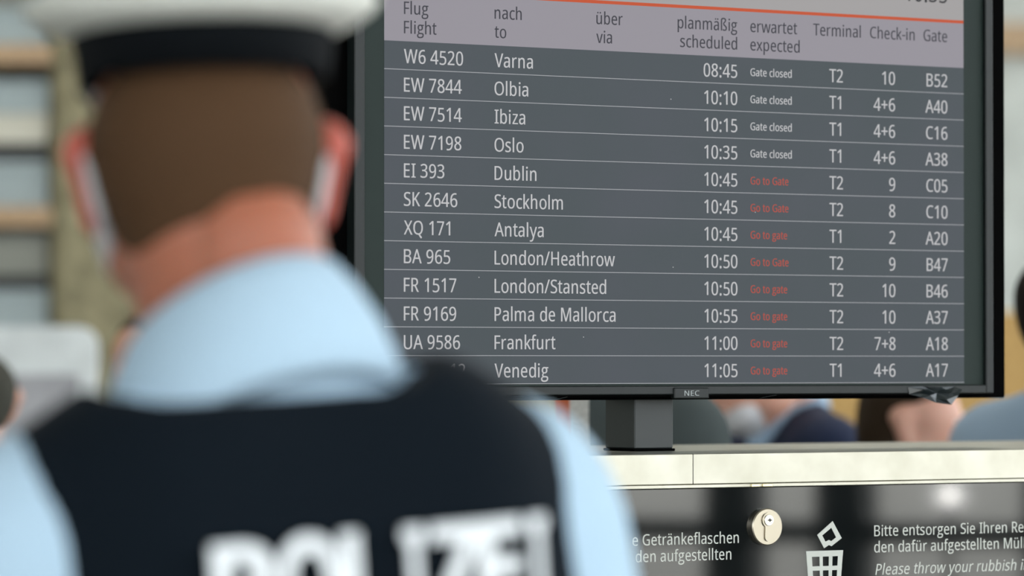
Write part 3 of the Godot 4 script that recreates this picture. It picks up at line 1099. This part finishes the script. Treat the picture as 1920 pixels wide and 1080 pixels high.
	for q in [[0.0855, 0.1035, 0.029, 0.0], [0.092, 0.110, 0.031, -0.01], [0.106, 0.126, 0.037, -0.03], [0.117, 0.138, 0.045, -0.04], [0.120, 0.141, 0.052, -0.045], [0.113, 0.135, 0.058, -0.05], [0.095, 0.115, 0.066, -0.05], [0.06, 0.07, 0.072, -0.05], [0.02, 0.025, 0.074, -0.05]]:
		crown.append(oval(Vector3(0, q[2], -0.006), q[0], q[1], 48, q[3]))
	part("crown", loft(crown, true, false, true), M.cap_white, cap, Vector3.ZERO, "white cap crown")
	var visor := []
	for q in 7:
		var ring := []
		for k in 25:
			var a := PI + PI * k / 24
			var rr := 1.0 + 0.5 * q / 6.0 * pow(sin(PI * k / 24), 0.7)
			ring.append(Vector3(cos(a) * 0.086, 0.004 - 0.030 * q / 6.0 * sin(PI * k / 24), sin(a) * 0.104 * rr))
		visor.append(ring)
	part("visor", loft(visor, false), M.patent, cap, Vector3.ZERO, "glossy black visor")
	part("badge", drum(0.018, 0.004, 0.001, 24), M.silver, cap, Vector3(0, 0.02, -0.113))
	var cord := []
	for k in 17:
		var a := PI * 1.2 + PI * 0.6 * k / 16
		cord.append(Vector3(cos(a) * 0.0885, 0.006, sin(a) * 0.1065))
	part("cord", tube(cord, 0.003, 8), M.silver, cap)
	# face mask with broad white loops behind the ears
	var mask := Node3D.new()
	mask.name = "face_mask"
	t.add_child(mask, true)
	mask.transform = ht
	part("mask_cloth", blob([[Vector3(-0.03, -0.045, -0.075), Vector3(0.03, -0.045, -0.075), 0.034, 0.034], [Vector3(0, -0.03, -0.095), Vector3(0, -0.085, -0.07), 0.026, 0.03]], 0.006, 0.01, [["plane", Vector3(0, 0, 1), -0.045]]), M.mask, mask)
	for s in [-1.0, 1.0]:
		var loop := []
		for p in [Vector3(s * 0.066, -0.03, -0.07), Vector3(s * 0.078, 0.0, -0.03), Vector3(s * 0.084, 0.014, 0.0), Vector3(s * 0.081, 0.008, 0.024), Vector3(s * 0.078, -0.012, 0.030), Vector3(s * 0.073, -0.035, 0.027), Vector3(s * 0.069, -0.056, 0.014), Vector3(s * 0.064, -0.075, -0.02), Vector3(s * 0.055, -0.075, -0.062)]:
			loop.append(p)
		part("ear_loop", tube(loop, 0.0065, 8, 0.6), M.mask, mask)

# ---------------------------------------------------------------- things in the background

func ground(px: float, depth: float) -> Vector3:
	var p := at(px, 683, depth)
	return Vector3(p.x, 0, p.z)

func background() -> void:
	# people behind the counter
	person("person in a dark grey jacket standing behind the grey post of the display", ground(1055, 6.4), deg_to_rad(10), 1.735, "grey_jacket", "jeans", "skin_fair", "hair_dark")
	person("person in a navy suit, pale blue shirt and white face mask behind the steel rail", ground(1488, 8.2), deg_to_rad(108), 1.66, "navy_suit", "navy_suit", "skin_fair", "hair_dark", false, "pale_shirt", 54.0, true)
	person("short person with long dark brown hair, in a dark top, behind the counter", ground(1690, 7.4), deg_to_rad(-100), 1.505, "dark_top", "jeans", "skin_fair", "hair_chestnut", true)
	person("dark-haired person in a light blue shirt beyond the display's right-hand edge", ground(2000, 6.9), deg_to_rad(-55), 1.70, "pale_shirt", "trousers", "skin_fair", "hair_dark")
	person("distant person in a tan coat beside the white board", ground(292, 9.2), deg_to_rad(150), 1.62, "tan_coat", "jeans", "skin_tan", "hair_chestnut")
	person("grey-haired person in an olive coat in front of the white board", ground(-38, 8.4), deg_to_rad(20), 1.535, "olive_coat", "jeans", "skin_fair", "hair_grey")
	# white board on a stand
	var bd := 10.6
	var s := bd / F
	var c := at(185, 612, bd)
	var b := thing("notice_board", "white round-cornered board with pale grey lower half on a stand", "board", Vector3(c.x - 0.45, 0, c.z), 0.0)
	var w := 0.45
	var pts := []
	for k in 9:
		var a := PI / 2 * k / 8
		pts.append([w - 0.05 + cos(a) * 0.05, c.y - 0.05 + sin(a) * 0.05])
	for k in 9:
		var a := PI / 2 + PI / 2 * k / 8
		pts.append([-w + 0.05 + cos(a) * 0.05, c.y - 0.05 + sin(a) * 0.05])
	pts.append([-w, 0.75])
	pts.append([w, 0.75])
	part("board", plate(pts, 0.03), M.board_white, b)
	part("lower_panel", box(Vector3(-w + 0.03, 0.78, 0.03), Vector3(w - 0.045, 1.5 + (683.0 - 702.0) * s, 0.036), 0.003), M.board_grey, b, Vector3.ZERO, "pale grey lower panel")
	for sx in [-0.3, 0.3]:
		part("leg", box(Vector3(sx - 0.02, 0.02, -0.01), Vector3(sx + 0.02, 0.76, 0.02), 0.003), M.frame_dark, b)
		part("foot", box(Vector3(sx - 0.03, 0, -0.22), Vector3(sx + 0.03, 0.02, 0.22), 0.004), M.frame_dark, b)
	# olive pillar
	var pz := 13.0
	var pa := at(112, 683, pz)
	var pb := at(420, 683, pz)
	structure("trim_1", box(Vector3(pa.x, 0, pa.z - 0.5), Vector3(pb.x, HALL.end.y, pa.z), 0.01), M.olive_stone)
	shelf()
	# banner with cream, orange and white stripes
	var bz := 5.75
	var q0 := at(720, 683, bz)
	var q1 := at(1104, 683, bz)
	var bn := thing("roll_up_banner", "roll-up banner with cream, orange and white vertical stripes beside the counter", "banner", Vector3((q0.x + q1.x) / 2, 0, q0.z))
	var hw := (q1.x - q0.x) / 2
	part("base", box(Vector3(-hw, 0, -0.08), Vector3(hw, 0.07, 0.08), 0.01), M.frame_dark, bn)
	var e0 := at(1040, 683, bz).x - (q0.x + q1.x) / 2
	var e1 := at(1068, 683, bz).x - (q0.x + q1.x) / 2
	for d in [[-hw, e0, "banner_cream"], [e0, e1, "banner_orange"], [e1, hw, "banner_white"]]:
		part("stripe", box(Vector3(d[0], 0.07, -0.004), Vector3(d[1], 1.95, 0.004)), M[d[2]], bn)
	part("pole", box(Vector3(-0.012, 0.07, -0.03), Vector3(0.012, 1.95, -0.006), 0.002), M.frame_dark, bn)
	# golden wood partition and a beam before the far wall, on the right
	var wz := 13.0
	var g0 := at(1500, 683, wz)
	var part_ := thing("partition", "golden wooden partition before the pale far wall", "partition", Vector3(g0.x + 1.4, 0, g0.z))
	for k in 7:
		part("board", box(Vector3(-1.4 + 0.4 * k + 0.004, 0.06, -0.03), Vector3(-1.4 + 0.4 * (k + 1) - 0.004, 1.66, 0.03), 0.004), M.wood_gold, part_)
	part("plinth", box(Vector3(-1.4, 0, -0.025), Vector3(1.4, 0.06, 0.025)), M.frame_dark, part_)
	var beam_y0 := 1.5 + (683.0 - 100.0) * 18.9 / F
	var beam_y1 := 1.5 + (683.0 - 42.0) * 18.9 / F
	structure("trim_2", box(Vector3(0.6, beam_y0, -19.0), Vector3(HALL.end.x, beam_y1, -18.9), 0.01), M.wood)

func shelf() -> void:
	# tall shelving with pale and grey-blue boxes at the far left
	var d := 14.0
	var k := d / F
	var x1 := at(108, 683, d).x
	var t := thing("shelving_unit", "tall shelving unit with tan wooden shelves beside the olive pillar", "shelf", Vector3(x1 - 0.8, 0, -d - 0.2))
	for s in [-1.0, 1.0]:
		part("upright", box(Vector3(s * 0.8 - 0.02, 0, -0.2), Vector3(s * 0.8 + 0.02, 3.4, 0.2), 0.003), M.olive_stone, t)
	part("back_panel", box(Vector3(-0.8, 0.05, -0.22), Vector3(0.8, 3.4, -0.2)), M.box_grey, t)
	var tops := []
	for n in 6:
		var y := 1.5 + (683.0 - 388.0) * k + (n - 4) * 305.0 * k
		tops.append(y)
		part("shelf_board", box(Vector3(-0.78, y - 0.065, -0.2), Vector3(0.78, y, 0.2), 0.004), M.wood, t)
	# the boxes that show: a stack on each of three shelves
	var stacks := [
		[4, [[86, "box_blue", "grey-blue box at the bottom of the stack on the tan shelf"], [32, "frame_dark", "thin dark box between the grey-blue and the cream-white one"], [56, "box_white", "cream-white box lying on the thin dark one"], [62, "box_blue", "grey-blue box topmost on its tan shelf, on the cream-white one"]]],
		[3, [[70, "box_white", "white box under the blue-grey one, behind the white board"], [78, "box_blue", "blue-grey box just above the white board's upper edge"], [26, "frame_dark", "thin dark box on the blue-grey one above the white board"], [80, "box_grey", "dull grey box right under a tan shelf"]]],
		[5, [[70, "box_blue", "grey-blue box alone on the topmost tan shelf"]]],
	]
	for st in stacks:
		var y: float = tops[st[0]] + 0.001
		for bx in st[1]:
			var h: float = bx[0] * k
			var o := thing("storage_box", bx[2], "box", t.position + Vector3(0.53, y, 0.02), 0.0, "boxes on the tan shelves")
			part("box_body", box(Vector3(-0.23, 0, -0.15), Vector3(0.235, h * 0.8, 0.15), 0.004), M[bx[1]], o)
			part("lid", box(Vector3(-0.232, h * 0.8, -0.153), Vector3(0.237, h, 0.153), 0.004), M[bx[1]], o)
			y += h + 0.001

func _ready() -> void:
	sans = SystemFont.new()
	sans.font_names = PackedStringArray(["Droid Sans"])
	bold = SystemFont.new()
	bold.font_names = PackedStringArray(["Droid Sans"])
	bold.font_weight = 700
	camera_and_light()
	make_materials()
	hall()
	lamps()
	counter()
	display()
	officer()
	background()
